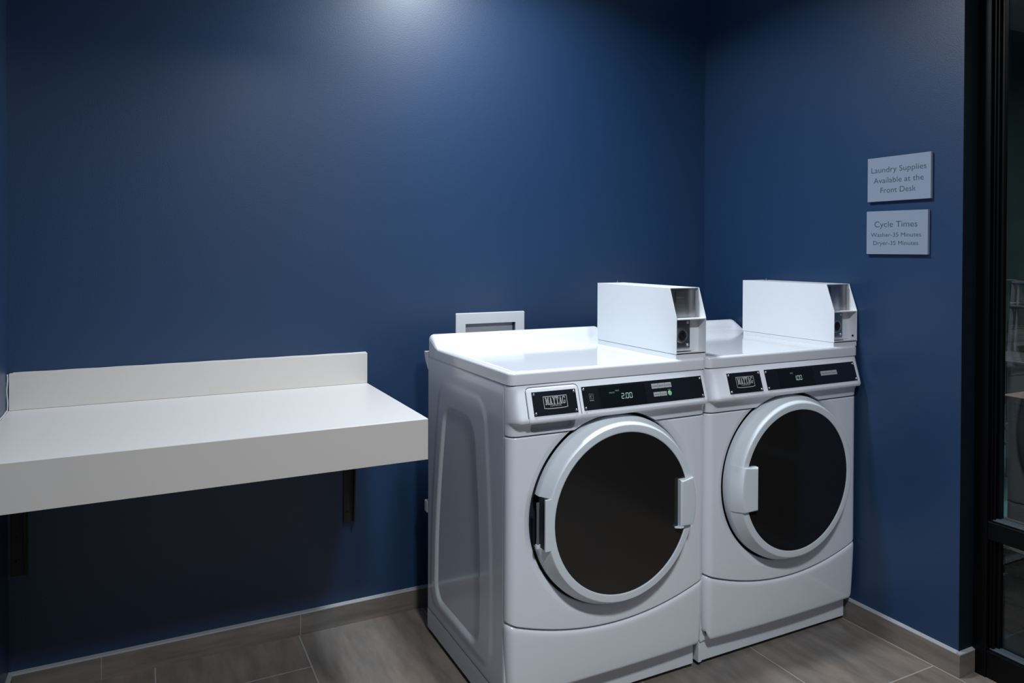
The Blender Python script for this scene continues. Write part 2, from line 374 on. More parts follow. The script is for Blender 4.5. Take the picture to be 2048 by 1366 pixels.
sign('supplies_sign', 'upper grey wall sign reading Laundry Supplies Available at the Front Desk',
     [(.8366, 1.6298), (1.0648, 1.6298), (1.0648, 1.481), (.8366, 1.481)],
     [('Laundry Supplies', .50, .655, .87, .125), ('Available at the', .50, .415, .79, .125), ('Front Desk', .50, .190, .56, .125)])
sign('cycle_times_sign', 'lower grey wall sign reading Cycle Times, Washer and Dryer 35 Minutes',
     [(.8340, 1.4486), (1.0560, 1.4460), (1.0560, 1.3015), (.8340, 1.3020)],
     [('Cycle Times', .49, .63, .70, .135), ('Washer-35 Minutes', .49, .405, .82, .095), ('Dryer-35 Minutes', .49, .215, .735, .095)])

# ------------------------------------------------------------------ machines
W = .683
R_ = .028
def path(n_arc=7, n_mid=25, bulge=.003, vs=.031, inset=0., wd=W):
    """plan outline of the front, left rear to right rear: (u, v, inward normal, weight)"""
    out = [(inset, vs, 1, 0, 0)]
    for k in range(n_arc+1):
        a = PI/2*k/n_arc; out.append((inset+R_-R_*math.cos(a), R_-R_*math.sin(a), math.cos(a), math.sin(a), math.sin(a)))
    for k in range(1, n_mid):
        u = lerp(inset+R_, wd-inset-R_, k/n_mid); t = (u-wd/2)/(wd/2-inset-R_); out.append((u, -bulge*(1-t*t), 0, 1, 1))
    for k in range(n_arc, -1, -1):
        a = PI/2*k/n_arc; out.append((wd-inset-R_+R_*math.cos(a), R_-R_*math.sin(a), -math.cos(a), math.sin(a), math.sin(a)))
    out.append((wd-inset, vs, -1, 0, 0)); return out
def panel(rows, **kw):
    """rows: list of fn(u)->z with (inset along normal, bulge forward); returns closed solid"""
    P = path(**kw); th = .012; A = []; B = []
    for (u, v, nu, nv, wt) in P:
        a = []; b = []
        for zf, off, bl in rows:
            z = zf(u); pu, pv = u+nu*off, v+nv*off-bl*wt
            a.append((pu, min(pv, .031), z))
            b.append((max(th+.003, min(W-th-.003, pu+nu*th)), .034, z))
        A.append(a); B.append(b)
    return G().solid(A, B)
DU, DZ = .343, .568         # door centre
arc = lambda u: .238+.063*((u-W/2)/(W/2))**2
CON = [(.9440, -.001), (.9425, .001), (.930, .0055), (.880, .0215), (.863, .0270), (.857, .0290), (.852, .0293), (.8475, .0270), (.8445, .0215), (.8420, .013), (.838, .0065), (.830, .003)]
def conv(z):   # forward offset of the slanted console face at height z
    pts = CON[::-1]
    for (z0, b0), (z1, b1) in zip(pts[:-1], pts[1:]):
        if z0 <= z <= z1: return lerp(b0, b1, (z-z0)/(z1-z0))
    return 0
def con(u, z, off=0):   # point on the console face, off = proud of it
    t = (u-W/2)/(W/2-R_); s = (CON[3][1]-CON[2][1])/(.930-.880)
    n = math.hypot(1, s)
    return (u, -.003*(1-min(1, t*t))-conv(z)-off/n, z-off*s/n)
def screw(g, c, nrm, r=.0042):
    n = Vector(nrm).normalized(); h = Vector((0, 0, 1)) if abs(n.z) < .9 else Vector((1, 0, 0)); a = n.cross(h).normalized(); b = a.cross(n); c = Vector(c)
    g.lathe([(r*1.0, 0), (r, r*.25), (r*.8, r*.55), (r*.45, r*.75), (r*.42, r*.45), (0, r*.42)], 14, lambda x, y, hh: (c+a*x+b*y+n*hh)[:])
SERIF = {
 'M': (1.20, [[(.14,0),(.34,0),(.34,1),(.14,1)], [(.86,0),(1.08,0),(1.08,1),(.86,1)], [(.14,1),(.38,1),(.66,.28),(.56,.02)], [(1.04,1),(.84,1),(.54,.16),(.60,.02)], [(0,0),(.46,0),(.46,.13),(0,.13)], [(.72,0),(1.20,0),(1.20,.13),(.72,.13)], [(0,.87),(.3,.87),(.3,1),(0,1)], [(.92,.87),(1.2,.87),(1.2,1),(.92,1)]]),
 'A': (1.02, [[(.12,0),(.26,0),(.58,1),(.44,1)], [(.60,0),(.90,0),(.62,1),(.42,1)], [(.26,.26),(.72,.26),(.72,.38),(.26,.38)], [(0,0),(.38,0),(.38,.13),(0,.13)], [(.50,0),(1.02,0),(1.02,.13),(.50,.13)]]),
 'Y': (1.02, [[(.10,1),(.40,1),(.66,.46),(.42,.40)], [(.78,1),(.92,1),(.64,.42),(.52,.46)], [(.38,0),(.65,0),(.65,.5),(.38,.5)], [(.24,0),(.80,0),(.80,.13),(.24,.13)], [(0,.87),(.48,.87),(.48,1),(0,1)], [(.62,.87),(1.02,.87),(1.02,1),(.62,1)]]),
 'T': (.96, [[(.35,0),(.61,0),(.61,1),(.35,1)], [(0,.85),(.96,.85),(.96,1),(0,1)], [(0,.62),(.10,.62),(.10,1),(0,1)], [(.86,.62),(.96,.62),(.96,1),(.86,1)], [(.20,0),(.76,0),(.76,.13),(.20,.13)]]),
 'G': (1.02, [[(.62,.34),(1.02,.34),(1.02,.46),(.62,.46)], [(.72,.06),(.94,.06),(.94,.44),(.72,.44)], [(.84,.66),(.94,.66),(.94,1),(.84,1)]] +
      [[(.50+.50*math.cos(a), .5+.52*math.sin(a)), (.50+.50*math.cos(b), .5+.52*math.sin(b)), (.52+.26*math.cos(b), .5+.40*math.sin(b)), (.52+.26*math.cos(a), .5+.40*math.sin(a))]
       for a, b in [(math.radians(35+k*29), math.radians(35+(k+1)*29)) for k in range(10)]]),
}
SEG = {'0': 'abcdef', '1': 'bc', '2': 'abged'}
def seven(g, ch, x, z, w_, h, t, fn):
    m = h/2; s = {'a': (t*.6, h-t, w_-t*.6, h), 'd': (t*.6, 0, w_-t*.6, t), 'g': (t*.6, m-t/2, w_-t*.6, m+t/2), 'b': (w_-t, m+t*.3, w_, h-t*.4), 'c': (w_-t, t*.4, w_, m-t*.3), 'f': (0, m+t*.3, t, h-t*.4), 'e': (0, t*.4, t, m-t*.3)}
    for c in SEG[ch]:
        a, b, c2, d = s[c]; g.add([fn(x+p, z+q) for p, q in ((a, b), (c2, b), (c2, d), (a, d))], [(0, 1, 2, 3)])
def flat(g, fn, x0, z0, x1, z1): g.add([fn(x0, z0), fn(x1, z0), fn(x1, z1), fn(x0, z1)], [(0, 1, 2, 3)])
def slab(fn, x0, z0, x1, z1, th, n=16):
    """thin plate lying on the console face"""
    g = G(); A = [[fn(lerp(x0, x1, i/n), lerp(z0, z1, j/2), th) for j in range(3)] for i in range(n+1)]
    B = [[fn(lerp(x0, x1, i/n), lerp(z0, z1, j/2), -.002) for j in range(3)] for i in range(n+1)]
    return g.solid(A, B)

def machine(rt_, kind):
    washer = kind == 'washer'
    # ---- cabinet: carcass, embossed left side, plain right side
    g = G().box((.006, .034, .080), (W-.004, .625, .944), .002, 1)
    g.box((.030, .050, .014), (W-.02, .60, .082))
    g.obj('cabinet', M['enamel'], rt_, smooth=30)
    def emb(v, z):
        def box(v0, v1, z0, z1, r, wmod=0):
            t = (z-z0)/(z1-z0); ww = (v1-v0)/2*(1-wmod*max(0, t-.25)**1.6); c = (v0+v1)/2-.02*t
            qx = abs(v-c)-ww+r; qz = abs(z-(z0+z1)/2)-(z1-z0)/2+r
            return math.hypot(max(qx, 0), max(qz, 0))+min(max(qx, qz), 0)-r
        d1 = box(.205, .545, .150, .800, .055, .55); d2 = box(.115, .595, .120, .880, .06, .42); d3 = box(.255, .495, .235, .735, .05, .45)
        return -.0095*(1-ss(-.012, .012, d1)) + .0020*(1-ss(-.014, .012, d2)) - .004*(1-ss(-.016, .016, d3))
    nv, nz = 110, 150; A = []; B = []
    for i in range(nv+1):
        v = lerp(.031, .628, i/nv); a = []; b = []
        for j in range(nz+1):
            z = lerp(.0815, .9455, j/nz); e = min(v-.031, .628-v, z-.0815, .9455-z); rd = .002*(1-min(1, e/.003))**2
            a.append((-emb(v, z)*1.0+rd+.0005, v, z)); b.append((.012, v, z))
        A.append(a); B.append(b)
    G().solid(A, B).obj('side_panel', M['enamel'], rt_, smooth=40, wn=False)
    G().box((.001, .036, .014), (.014, .628, .0800), .0015, 2).obj('base_rail', M['enamel'], rt_, smooth=40)
    G().box((W-.008, .034, .0815), (W-.0005, .628, .945), .002, 2).obj('side_panel', M['enamel'], rt_, smooth=40)
    # rear cover that stands behind the cabinet
    g = G().box((.012, .626, .10), (W-.012, .650, .938), .004, 2)
    g.prism([(.626, .90), (.650, .925), (.664, .952), (.664, .960), (.626, .960)], .0, .05, lambda p, q, t: (t, p, q), .002, 2)
    g.box((.0, .63, .405), (.03, .658, .445), .003, 2)
    g.obj('rear_cover', M['plastic'], rt_, smooth=40)
    # ---- front panel with the round door opening
    top = lambda u: .8035
    def low(r): return [(lambda u, a=a: arc(u)+a, o, 0) for a, o in ((0, r*1.1), (r*.12, r*.55), (r*.4, r*.2), (r, 0))]
    def high(f, r): return [(lambda u, a=a: f(u)-a, o, 0) for a, o in ((r, 0), (r*.4, r*.2), (r*.12, r*.55), (0, r*1.1))]
    mid = [(lambda u, t=t: lerp(arc(u)+.006, .797, t), 0, 0) for t in (.08, .2, .35, .5, .65, .8, .92)]
    fp = panel(low(.005)+mid+high(top, .003)).obj('front_panel', M['enamel'], rt_, smooth=30)
    ax = lambda a, b, h: (DU+a, h, DZ+b)
    opening = lambda: G().lathe([(0, -.06), (.303, -.06), (.303, -.0035), (.297, .0005), (.2885, .003), (.2795, .0075), (.2765, .012), (.2765, .06), (0, .06)], 128, ax)
    cut(fp, opening())
    # ---- console
    rows = [(lambda u: .807, .004, 0), (lambda u: .8082, .001, 0), (lambda u: .8105, 0, 0), (lambda u: .820, 0, .0008)] + \
           [(lambda u, z=z: z, 0, b) for z, b in CON[::-1]] + [(lambda u: .9455, .006, -.002)]
    co = panel(rows).obj('console', M['plastic'], rt_, smooth=30)
    cg = G().lathe([(0, -.0225), (.2790, -.0225), (.2790, -.010), (.2765, .06), (0, .06)], 128, ax)
    if washer: cg.prism(rr(.062, .202, .8140, .8480, .013), -.018, .070, lambda p, s, t: (p, t, s))   # finger pocket
    cut(co, cg, 32)
    if washer:  # finger pocket under the drawer
        G().prism(rr(.060, .212, .812, .84, .008), .019, .0225, lambda p, s, t: (p, t, s)).obj('drawer_pocket', M['boxinside'], rt_, smooth=0)
        # detergent drawer front wrapping over the slanted face and its lip
        zs = [.9375, .9365, .933, .925, .905, .88, .866, .860, .855, .851, .8475, .8450, .8430]
        A = []; B = []; n = 26; x0, x1, r = .0445, .2075, .012
        for i in range(n+1):
            u = lerp(x0, x1, i/n) if 0 < i < n else (x0 if i == 0 else x1)
            if i in (1, 2, 3): u = x0+(.001, .003, .007)[i-1]
            if i in (n-3, n-2, n-1): u = x1-(.007, .003, .001)[i-n+3]
            e = min(u-x0, x1-u); a = []; b = []
            for z in zs:
                zt = z
                if e < r: zt = min(z, .9375-(r-math.sqrt(max(0, r*r-(r-e)**2))))
                ed = min(e, .9375-zt+.0002 if True else 0); o = .0030*math.sqrt(max(0, 1-(1-min(1, ed/.003))**2))
                a.append(con(u, zt, o)); b.append((u, .004 if z > .85 else .002, zt))
            A.append(a); B.append(b)
        G().solid(A, B).obj('detergent_drawer', M['plastic'], rt_, smooth=40)
        pts = []
        for (u, z) in [(x0-.0012, .8430), (x0-.0012, .86), (x0-.0012, .89), (x0-.0012, .925)] + [(x0+r-(r+.0012)*math.cos(t), .9375-r+(r+.0012)*math.sin(t)) for t in (.3, .7, 1.1, 1.57)] + \
                [(lerp(x0+r, x1-r, k/6), .9387) for k in range(1, 6)] + [(x1-r+(r+.0012)*math.cos(t), .9375-r+(r+.0012)*math.sin(t)) for t in (1.57, 1.1, .7, .3)] + [(x1+.0012, .925), (x1+.0012, .89), (x1+.0012, .86), (x1+.0012, .8430)]:
            pts.append(con(u, z, 0))
        G().tube(pts, .0009, 6).obj('drawer_seam', M['darkgap'], rt_, smooth=60)  # dark tube standing in for the shaded gap round the drawer
    # ---- badge plate
    lift = .0032 if washer else .0002
    b0, b1 = (.060, .197) if washer else (.068, .204); zb0, zb1 = .8665, .9275
    bp = slab(lambda u, z, o: con(u, z, o+lift), b0, zb0, b1, zb1, .0012).obj('badge_plate', M['plate'], rt_, smooth=30)
    fnb = lambda u, z, o=.0016: con(u, z, o+lift)
    for u, z in ((b0+.006, zb0+.006), (b1-.006, zb0+.006), (b0+.006, zb1-.006), (b1-.006, zb1-.006)):
        g = G(); screw(g, con(u, z, .001+lift), (0, -1, -.32)); g.obj('screw', M['chrome'], bp)
    cu, cz = (b0+b1)/2+.001, .8985; wl = .063; hh = .0205
    g = G()
    bot = lambda t: cz-hh-.0022*(1-abs(2*t-1))     # lower border dips a little in the middle
    N_ = 12; bw = .0016
    for k in range(N_):
        t0, t1 = k/N_, (k+1)/N_; ua, ub = lerp(cu-wl/2-.004, cu+wl/2+.004, t0), lerp(cu-wl/2-.004, cu+wl/2+.004, t1)
        z0a, z0b = cz-.0128-.0018*(1-(2*t0-1)**4), cz-.0128-.0018*(1-(2*t1-1)**4)
        g.add([fnb(ua, z0a-.0019), fnb(ub, z0b-.0019), fnb(ub, z0b), fnb(ua, z0a)], [(0, 1, 2, 3)])
        g.add([fnb(ua, cz+.0150), fnb(ub, cz+.0150), fnb(ub, cz+.0168), fnb(ua, cz+.0168)], [(0, 1, 2, 3)])
    flat(g, fnb, cu-wl/2-.004-bw, cz-.0147, cu-wl/2-.004, cz+.0168); flat(g, fnb, cu+wl/2+.004, cz-.0147, cu+wl/2+.004+bw, cz+.0168)
    g.obj('badge_border', M['silver'], bp, smooth=0)
    g = G(); tot = sum(SERIF[c][0] for c in 'MAYTAG')+.02*5; k = wl/tot; x = cu-wl/2; H = .0195
    for i, c in enumerate('MAYTAG'):
        for pi, poly in enumerate(SERIF[c][1]):
            g.add([fnb(x+p*k, cz-.0055+q*H, .0016+.00002*pi) for p, q in poly], [(0, 1, 2, 3)])
        x += (SERIF[c][0]+.02)*k
    g.obj('lettering', M['silver'], bp, smooth=0)
    g = G(); put_text(g, 'COMMERCIAL', lambda u, z: fnb(u, z, .0016), cu, cz-.0106, .036, .0046); g.obj('lettering', M['silver'], bp, smooth=0, recalc=False)
    # ---- control plate
    c0, c1 = (.2185, .6505) if washer else (.2245, .6475)
    cp = slab(con, c0, zb0, c1, zb1+.001, .0012, 24).obj('control_plate', M['plate'], rt_, smooth=30)
    fnc = lambda u, z, o=.0016: con(u, z, o)
    for u, z in ((c0+.006, zb0+.006), (c1-.006, zb0+.006), (c0+.006, zb1-.006), (c1-.006, zb1-.006)):
        g = G(); screw(g, con(u, z, .001), (0, -1, -.32)); g.obj('screw', M['chrome'], cp)
    d0, d1 = c0+.055, c0+.215
    slab(con, d0, zb0+.0035, d1, zb1-.003, .0019, 10).obj('display', M['screen'], cp, smooth=30)
    fnd = lambda u, z: con(u, z, .0022)
    g = G(); xx = c0+(.129 if washer else .128); zz = .8880
    hh = .0150; ww = .0095
    if washer:
        seven(g, '2', xx, zz, ww, hh, .0016, fnd); flat(g, fnd, xx+ww+.0022, zz, xx+ww+.0042, zz+.002); xx += ww+.0060
    else:
        seven(g, '1', xx-.0045, zz, ww, hh, .0016, fnd); flat(g, fnd, xx+ww-.0045, zz, xx+ww-.0025, zz+.002); xx += ww-.001
    seven(g, '0', xx, zz, ww, hh, .0016, fnd); seven(g, '0', xx+ww+.0030, zz, ww, hh, .0016, fnd)
    g.obj('price_digits', M['led'], cp, smooth=0, recalc=False)
    g = G(); put_text(g, 'PRICE', fnd, c0+(.117 if washer else .116), .9095, .0125, .0038)
    if washer: put_text(g, 'MINUTES', fnd, c0+.098, .9050, .0185, .0038)
    g.obj('display_caption', M['leddim'], cp, smooth=0, recalc=False)
    if washer:
        g = G()   # small printed efficiency mark: square outline with a swash, two text lines
        ex, ez = c0+.0215, .8965
        for a, b, c_, d in ((0, .0115, .014, .0122), (0, .0, .0007, .012), (.0133, 0, .014, .012), (0, -.0004, .014, .0003)): flat(g, fnc, ex+a, ez+b, ex+c_, ez+d)
        for k in range(6):
            t0, t1 = k/6, (k+1)/6; q = lambda t: (ex+.002+.010*t, ez+.004+.005*math.sin(PI*t))
            (ua, za), (ub, zb_) = q(t0), q(t1); g.add([fnc(ua, za), fnc(ub, zb_), fnc(ub, zb_+.001), fnc(ua, za+.001)], [(0, 1, 2, 3)])
        flat(g, fnc, ex+.004, ez+.0025, ex+.006, ez+.0075); flat(g, fnc, ex, ez-.0045, ex+.014, ez-.0035); flat(g, fnc, ex, ez-.0065, ex+.014, ez-.0055)
        g.obj('printed_mark', M['print'], cp, smooth=0, recalc=False)
    bx = c0+(.240 if washer else .250)
    rowsb = [(bx, .9060, .0235, .0135, ['WHITES', 'BRIGHTS', 'COLORS'])] if washer else [(bx, .8940, .0255, .0135, ['HIGH', 'LOW', 'DELICATE'])]
    if washer: rowsb.append((bx+.003, .8840, .0235, .0115, ['NORMAL', 'DELICATE']))
    for X, Z, bw_, bh, names in rowsb:
        for i, nm in enumerate(names):
            uu = X+i*(bw_+.0012)
            b = slab(con, uu, Z, uu+bw_, Z+bh, .0018, 2).obj('button', M['button'], cp, smooth=0)
            g = G(); put_text(g, nm, lambda u, z: con(u, z, .0021), uu+bw_/2, Z+bh*.33, bw_*.8, bh*.3)
            g.v = [tuple(p) for p in g.v]; o = g.obj('lettering', M['plate'], cp, smooth=0, recalc=False)
    if washer:
        g = G(); sc = (bx+.0625, .8895)
        g.lathe([(0, 0), (.0070, 0), (.0070, .0018), (.0060, .0026), (0, .0026)], 24, lambda a, b, h: con(sc[0]+a, sc[1]+b, h)); g.obj('start_button', M['green'], cp)
        g = G(); put_text(g, 'START', fnc, sc[0], sc[1]+.0085, .012, .003); g.obj('lettering', M['leddim'], cp, smooth=0, recalc=False)
    # ---- lower panel and kick plate
    tf = lambda u: arc(u)-.0045
    def bf(u):
        e = min(u, W-u)-.008; r = .024
        return .0925+(0 if e > r else r-math.sqrt(max(0, r*r-(r-max(0, e))**2)))
    rows = []
    for t, o in ((0, .008), (.008, .004), (.03, .001), (.07, 0), (.25, 0), (.5, 0), (.75, 0), (.9, 0), (.95, .0006), (.98, .003), (.993, .006), (1, .010)):
        rows.append((lambda u, t=t: lerp(bf(u), tf(u), t), o*.8+.0075*(1-t)**1.5-.001, 0))
    panel(rows, bulge=.005).obj('lower_panel', M['enamel'], rt_, smooth=40)
    G().box((.012, .041, .014), (W-.014, .052, .115), .002, 2).obj('kick_plate', M['enamel'], rt_, smooth=40)
    for u, v in ((.045, .075), (W-.055, .075), (.05, .57), (W-.055, .57)):
        G().lathe([(0, 0), (.017, 0), (.017, .004), (.012, .007), (.006, .007), (.006, .016), (0, .016)], 20, lambda a, b, h, u=u, v=v: (u+a, v+b, h)).obj('leveling_foot', M['foot'], rt_)
    # ---- lid with its raised back edge
    def sdf(u, v, r=.020):
        qx = abs(u-W/2)-(W/2+.0005)+r; qv = abs(v-.3145)-.3155+r
        return -(math.hypot(max(qx, 0), max(qv, 0))+min(max(qx, qv), 0)-r)
    def height(u, v):
        e = min(u, W-u); k = ss(0, .05, e); a, b = lerp(.528, .568, k), lerp(.612, .602, k)
        h = .982+.041*ss(a, b, v)-.002*ss(.014, .028, sdf(u, v))*(1-ss(a-.02, a, v))
        r = lerp(.009, .018, ss(.54, .6, v)); d = max(0, sdf(u, v))
        if v > .55: d = min(d, max(0, e*1.0)) if e < r else d
        if d < r: h -= r-math.sqrt(max(0, r*r-(r-d)**2))
        return h
    ed = [0, .0004, .0012, .0025, .0045, .007, .010, .0135, .0175, .022, .028, .036, .05]
    us = [-.0005+e for e in ed]+[lerp(.08, W-.08, k/16) for k in range(17)]+[W+.0005-e for e in ed[::-1]]
    vs = [-.001+e for e in ed]+[lerp(.09, .49, k/8) for k in range(9)]+[lerp(.505, .63-.053, k/16) for k in range(17)]+[.63-e for e in ed[::-1]]
    A = []; B = []
    for u in us:
        a = []; b = []
        for v in vs:
            x, y = u, v
            r = .020; cx = r-.0005 if x < W/2 else W+.0005-r; cy = r-.001 if y < .3 else .63-r; dx, dy = x-cx, y-cy
            if dx*(1 if x > W/2 else -1) > 0 and dy*(1 if y > .3 else -1) > 0:   # square corner -> quarter disc
                k = max(abs(dx), abs(dy))/math.hypot(dx, dy); x = cx+dx*k; y = cy+dy*k
            a.append((x, y, height(x, y))); b.append((x, y, .9470))
        A.append(a); B.append(b)
    lid = G().solid(A, B).obj('top_lid', M['lid'], rt_, smooth=60, wn=False)
    G().box((.010, .006, .9440), (W-.010, .61, .9475)).obj('lid_gap', M['darkgap'], rt_, smooth=0)
    # ---- door
    sgn = 1 if washer else -1
    prof = [(.2300, .012), (.2690, .012), (.2695, -.004), (.2690, -.0105), (.2675, -.0145), (.2650, -.0178), (.2522, -.0430), (.2508, -.0455), (.2490, -.0471), (.2465, -.0478), (.2310, -.0480), (.2285, -.0468), (.2280, -.0440), (.2280, -.020)]
    dr = G().lathe(prof, 144, ax, closed=True).obj('door', M['doorplastic'], rt_, smooth=28)
    hx = DU-sgn*.2645
    if washer: cut(dr, G().box((min(hx-sgn*.02, hx+sgn*.0185), -.06, DZ-.066), (max(hx-sgn*.02, hx+sgn*.0185), .05, DZ+.074)), 22)
    kb = sorted((hx+sgn*.0078, hx+sgn*.026))
    if washer:
        G().box((kb[0]-.0012, -.0478, DZ-.0658), (kb[1], -.0405, DZ+.0738), .0015, 2).obj('hinge_cover', M['doorplastic'], dr, smooth=30)
        G().box((kb[0]+.003, -.0405, DZ-.0658), (kb[1]-.002, -.002, DZ+.0738)).obj('hinge_recess', M['darkgap'], dr, smooth=0)  # dark block in place of the shaded hinge cavity
    G().lathe([(.2284, -.030), (.2284, -.0452), (.20, -.0462), (.14, -.0474), (.07, -.048), (0, -.0482)], 96, ax).obj('door_glass', M['glassblack'], dr, smooth=60)
    G().lathe([(.2300, .022), (.2300, .006), (0, .006)], 48, ax).obj('door_back', M['darkgap'], dr, smooth=30)
    G().lathe([(.2810, .0130), (.2810, .0330), (0, .0330), (0, .0129)], 96, ax).obj('door_well', M['darkgap'], rt_, smooth=30)  # dark disc, shade of the gap round the door in its colour
    hb = DU-sgn*.2660
    g = G().lathe([(0, DZ-.052), (.0045, DZ-.052), (.0045, DZ-.040), (.0038, DZ-.038), (.0038, DZ+.042), (.0045, DZ+.044), (.0045, DZ+.060), (0, DZ+.060)], 16, lambda a, b, h: (hb+a, -.020+b, h))
    if washer: g.obj('door_hinge', M['hinge'], dr)
    G().lathe([(0, DZ-.062), (.0062, DZ-.062), (.0068, DZ-.058), (.0068, DZ-.052), (0, DZ-.052)], 16, lambda a, b, h: (hb-sgn*.001+a, -.022+b, h)).obj('hinge_cap', M['plastic'], dr) if washer else None
    # handle: outer edge follows the ring, inner edge is straight
    z0, z1 = DZ-.071, DZ+.073
    n = 10; outer_ = [(DU+sgn*math.sqrt(.2695**2-(lerp(z0, z1, k/n)-DZ)**2), lerp(z0, z1, k/n)) for k in range(n+1)]
    ui = DU+sgn*.190
    def zed(p): return z0+(1-min(1, 0))*0
    rings = []
    def hp(t_in, depth, sh):   # section loops: inset sh, depth
        L = [(p-sgn*sh*.9, lerp(q, DZ, sh*7)) for p, q in outer_]+[(ui+sgn*sh, z1-.004-sh), (ui+sgn*sh*1.3-sgn*.001, DZ+.02), (ui+sgn*sh*1.3-sgn*.001, DZ-.02), (ui+sgn*sh, z0+.004+sh)]
        return [(p, depth, q) for p, q in L]
    def dep(p, q):  # outer side drops away like the ring does
        r = math.hypot(p-DU, q-DZ); return 0
    g = G()
    outer_in = [(DU+sgn*math.sqrt(.250**2-(lerp(z0+.002, z1-.002, k/n)-DZ)**2), lerp(z0+.003, z1-.003, k/n)) for k in range(n+1)]
    def loop(ul, L_out, do, di, zi0, zi1):
        a = [(p, do, q) for p, q in L_out]
        return a+[(ul, di, zi1), (ul, di, lerp(zi1, zi0, .33)), (ul, di, lerp(zi1, zi0, .67)), (ul, di, zi0)]
    L = [loop(ui, outer_, -.002, -.046, z0+.003, z1-.003), loop(ui, outer_, -.0135, -.052, z0+.003, z1-.003),
         loop(ui-0*sgn, [(p-sgn*.0030, q) for p, q in outer_], -.0215, -.0595, z0+.004, z1-.004), loop(ui+sgn*.003, outer_in, -.0560, -.0625, z0+.008, z1-.008),
         loop(ui+sgn*.006, [(p-sgn*.006, lerp(q, DZ, .06)) for p, q in outer_in], -.0590, -.0630, z0+.012, z1-.012)]
    nn = len(L[0]); bse = len(g.v)
    for lp in L: g.v += lp
    for j in range(len(L)-1):
        for k in range(nn): g.f.append((bse+j*nn+k, bse+j*nn+(k+1) % nn, bse+(j+1)*nn+(k+1) % nn, bse+(j+1)*nn+k))
    g.f.append(tuple(range(bse, bse+nn))[::-1]); g.f.append(tuple(range(bse+(len(L)-1)*nn, bse+len(L)*nn)))
    if washer:   # end lips that reach over the glass
        for zz, d in ((z0-.001, 1),):
            g.prism([(ui-.014, -.0475), (ui+.012, -.0475), (ui+.012, -.0615), (ui+.001, -.0620), (ui-.014, -.0530)], zz, zz+.005, lambda p, q, t: (p, q, t), .0008, 1)
    g.obj('door_handle', M['doorplastic'], dr, smooth=30)
    # ---- coin meter case bolted on the lid
    m0, m1 = .5665, .6825; t = .0022; zb, zm, zt = .9965, 1.1045, 1.1965; vf, vu, vr = .005, .038, .437
    side = [(vf, zb), (vf, zm), (vu, zt), (vr, zt), (vr, zb)]
    g = G()
    for a, b in ((m0, m0+t), (m1-t, m1)): g.prism(side, a, b, lambda p, q, tt: (tt, p, q), .0006, 2)
    g.box((m0+.001, vu+.001, zt-t), (m1-.001, vr-.001, zt)); g.box((m0+.001, vr-t, zb+.001), (m1-.001, vr-.0003, zt-.0005))
    g.box((m0+.001, vf+.0006, zm-.0045), (m1-.001, vf+.062, zm-.0015))              # shelf between the bays
    g.box((m0+.001, vf+.0006, zb), (m1-.001, vf+.30, zb+t))
    g.prism([(vf+.0006, zb), (vf+.0006, zb+.006), (vf+.004, zb+.006), (vf+.004, zb)], m0+.001, m1-.001, lambda p, q, tt: (tt, p, q))
    g.box((m0+t, vf+.033, zb+t), (m1-t, vf+.036, zm-.004)); g.box((m0+t, vf+.006, zb+.009), (m0+.080, vf+.033, zb+.011)) 
    mc = g.obj('coin_meter_case', M['steelwhite'], rt_, smooth=30)
    G().box((m0+.0008, vf+.002, .9795), (m1-.0008, vr-.004, zb-.0010)).obj('meter_base', M['steelwhite'], mc, smooth=0)
    # stainless coin plate bent toward the right
    pl = [(m0+t, .050), (m0+.066, .050), (m0+.078, .0495), (m0+.087, .0475), (m0+.094, .044), (m0+.099, .039), (m0+.100, .036)]
    A = [[(u, v, zm-.0015), (u, v, zt-t)] for u, v in pl]; B = [[(u+.001, v+.002, zm-.0015), (u+.001, v+.002, zt-t)] for u, v in pl]
    cpn = G().solid(A, B).obj('coin_plate', M['steel'], mc, smooth=40)
    g = G()
    for k, (s_, zz) in enumerate((('QUARTERS', 1.163), ('ONLY', 1.153), ('COIN', 1.137), ('RETURN', 1.129))): put_text(g, s_, lambda u, z: (u, .0494, z), m0+.050, zz, .008+.0028*len(s_), .0045)
    g.obj('lettering', M['print'], mc, smooth=0, recalc=False)
    G().box((m0+.030, .0485, 1.150), (m0+.0325, .0505, 1.186)).obj('coin_slot', M['hole'], mc, smooth=0)
    # lower bay: grey lock plate, lock, two screws
    G().box((m0+t, vf+.028, zb+.014), (m0+.076, vf+.033, zm-.005), .0008, 1).obj('lock_plate', M['steel'], mc, smooth=30)
    lc = (m0+.038, 1.050)
    G().lathe([(.0235, 0), (.0235, .004), (.021, .008), (.0165, .0095), (.0145, .0095), (.0140, .002), (0, .002)], 36, lambda a, b, h: (lc[0]+a, vf+.028-h, lc[1]+b)).obj('lock_ring', M['steel'], mc)
    G().lathe([(.0138, .001), (.0138, .006), (.009, .008), (.008, .004), (0, .004)], 24, lambda a, b, h: (lc[0]+a, vf+.028-h, lc[1]+b)).obj('lock_barrel', M['hole'], mc)
    for zz in (1.020, 1.090):
        g = G(); screw(g, (m0+.066, vf+.028, zz), (0, -1, 0), .0048); g.obj('screw', M['chrome'], mc)
    G().lathe([(.0042, 0), (.0042, .0004), (0, .0004)], 18, lambda a, b, h: (m1-t-h, vf+.016+a, 1.014+b)).obj('case_hole', M['chrome' if washer else 'hole'], mc, smooth=40)
    bu, bv = m0+.062, (.405 if washer else .375)
    G().lathe([(.0075, 0), (.0075, .0025), (.0045, .0035), (.0042, .0095), (0, .010)], 18, lambda a, b, h: (bu+a, bv+b, zt+h)).obj('case_bolt', M['chrome'], mc)

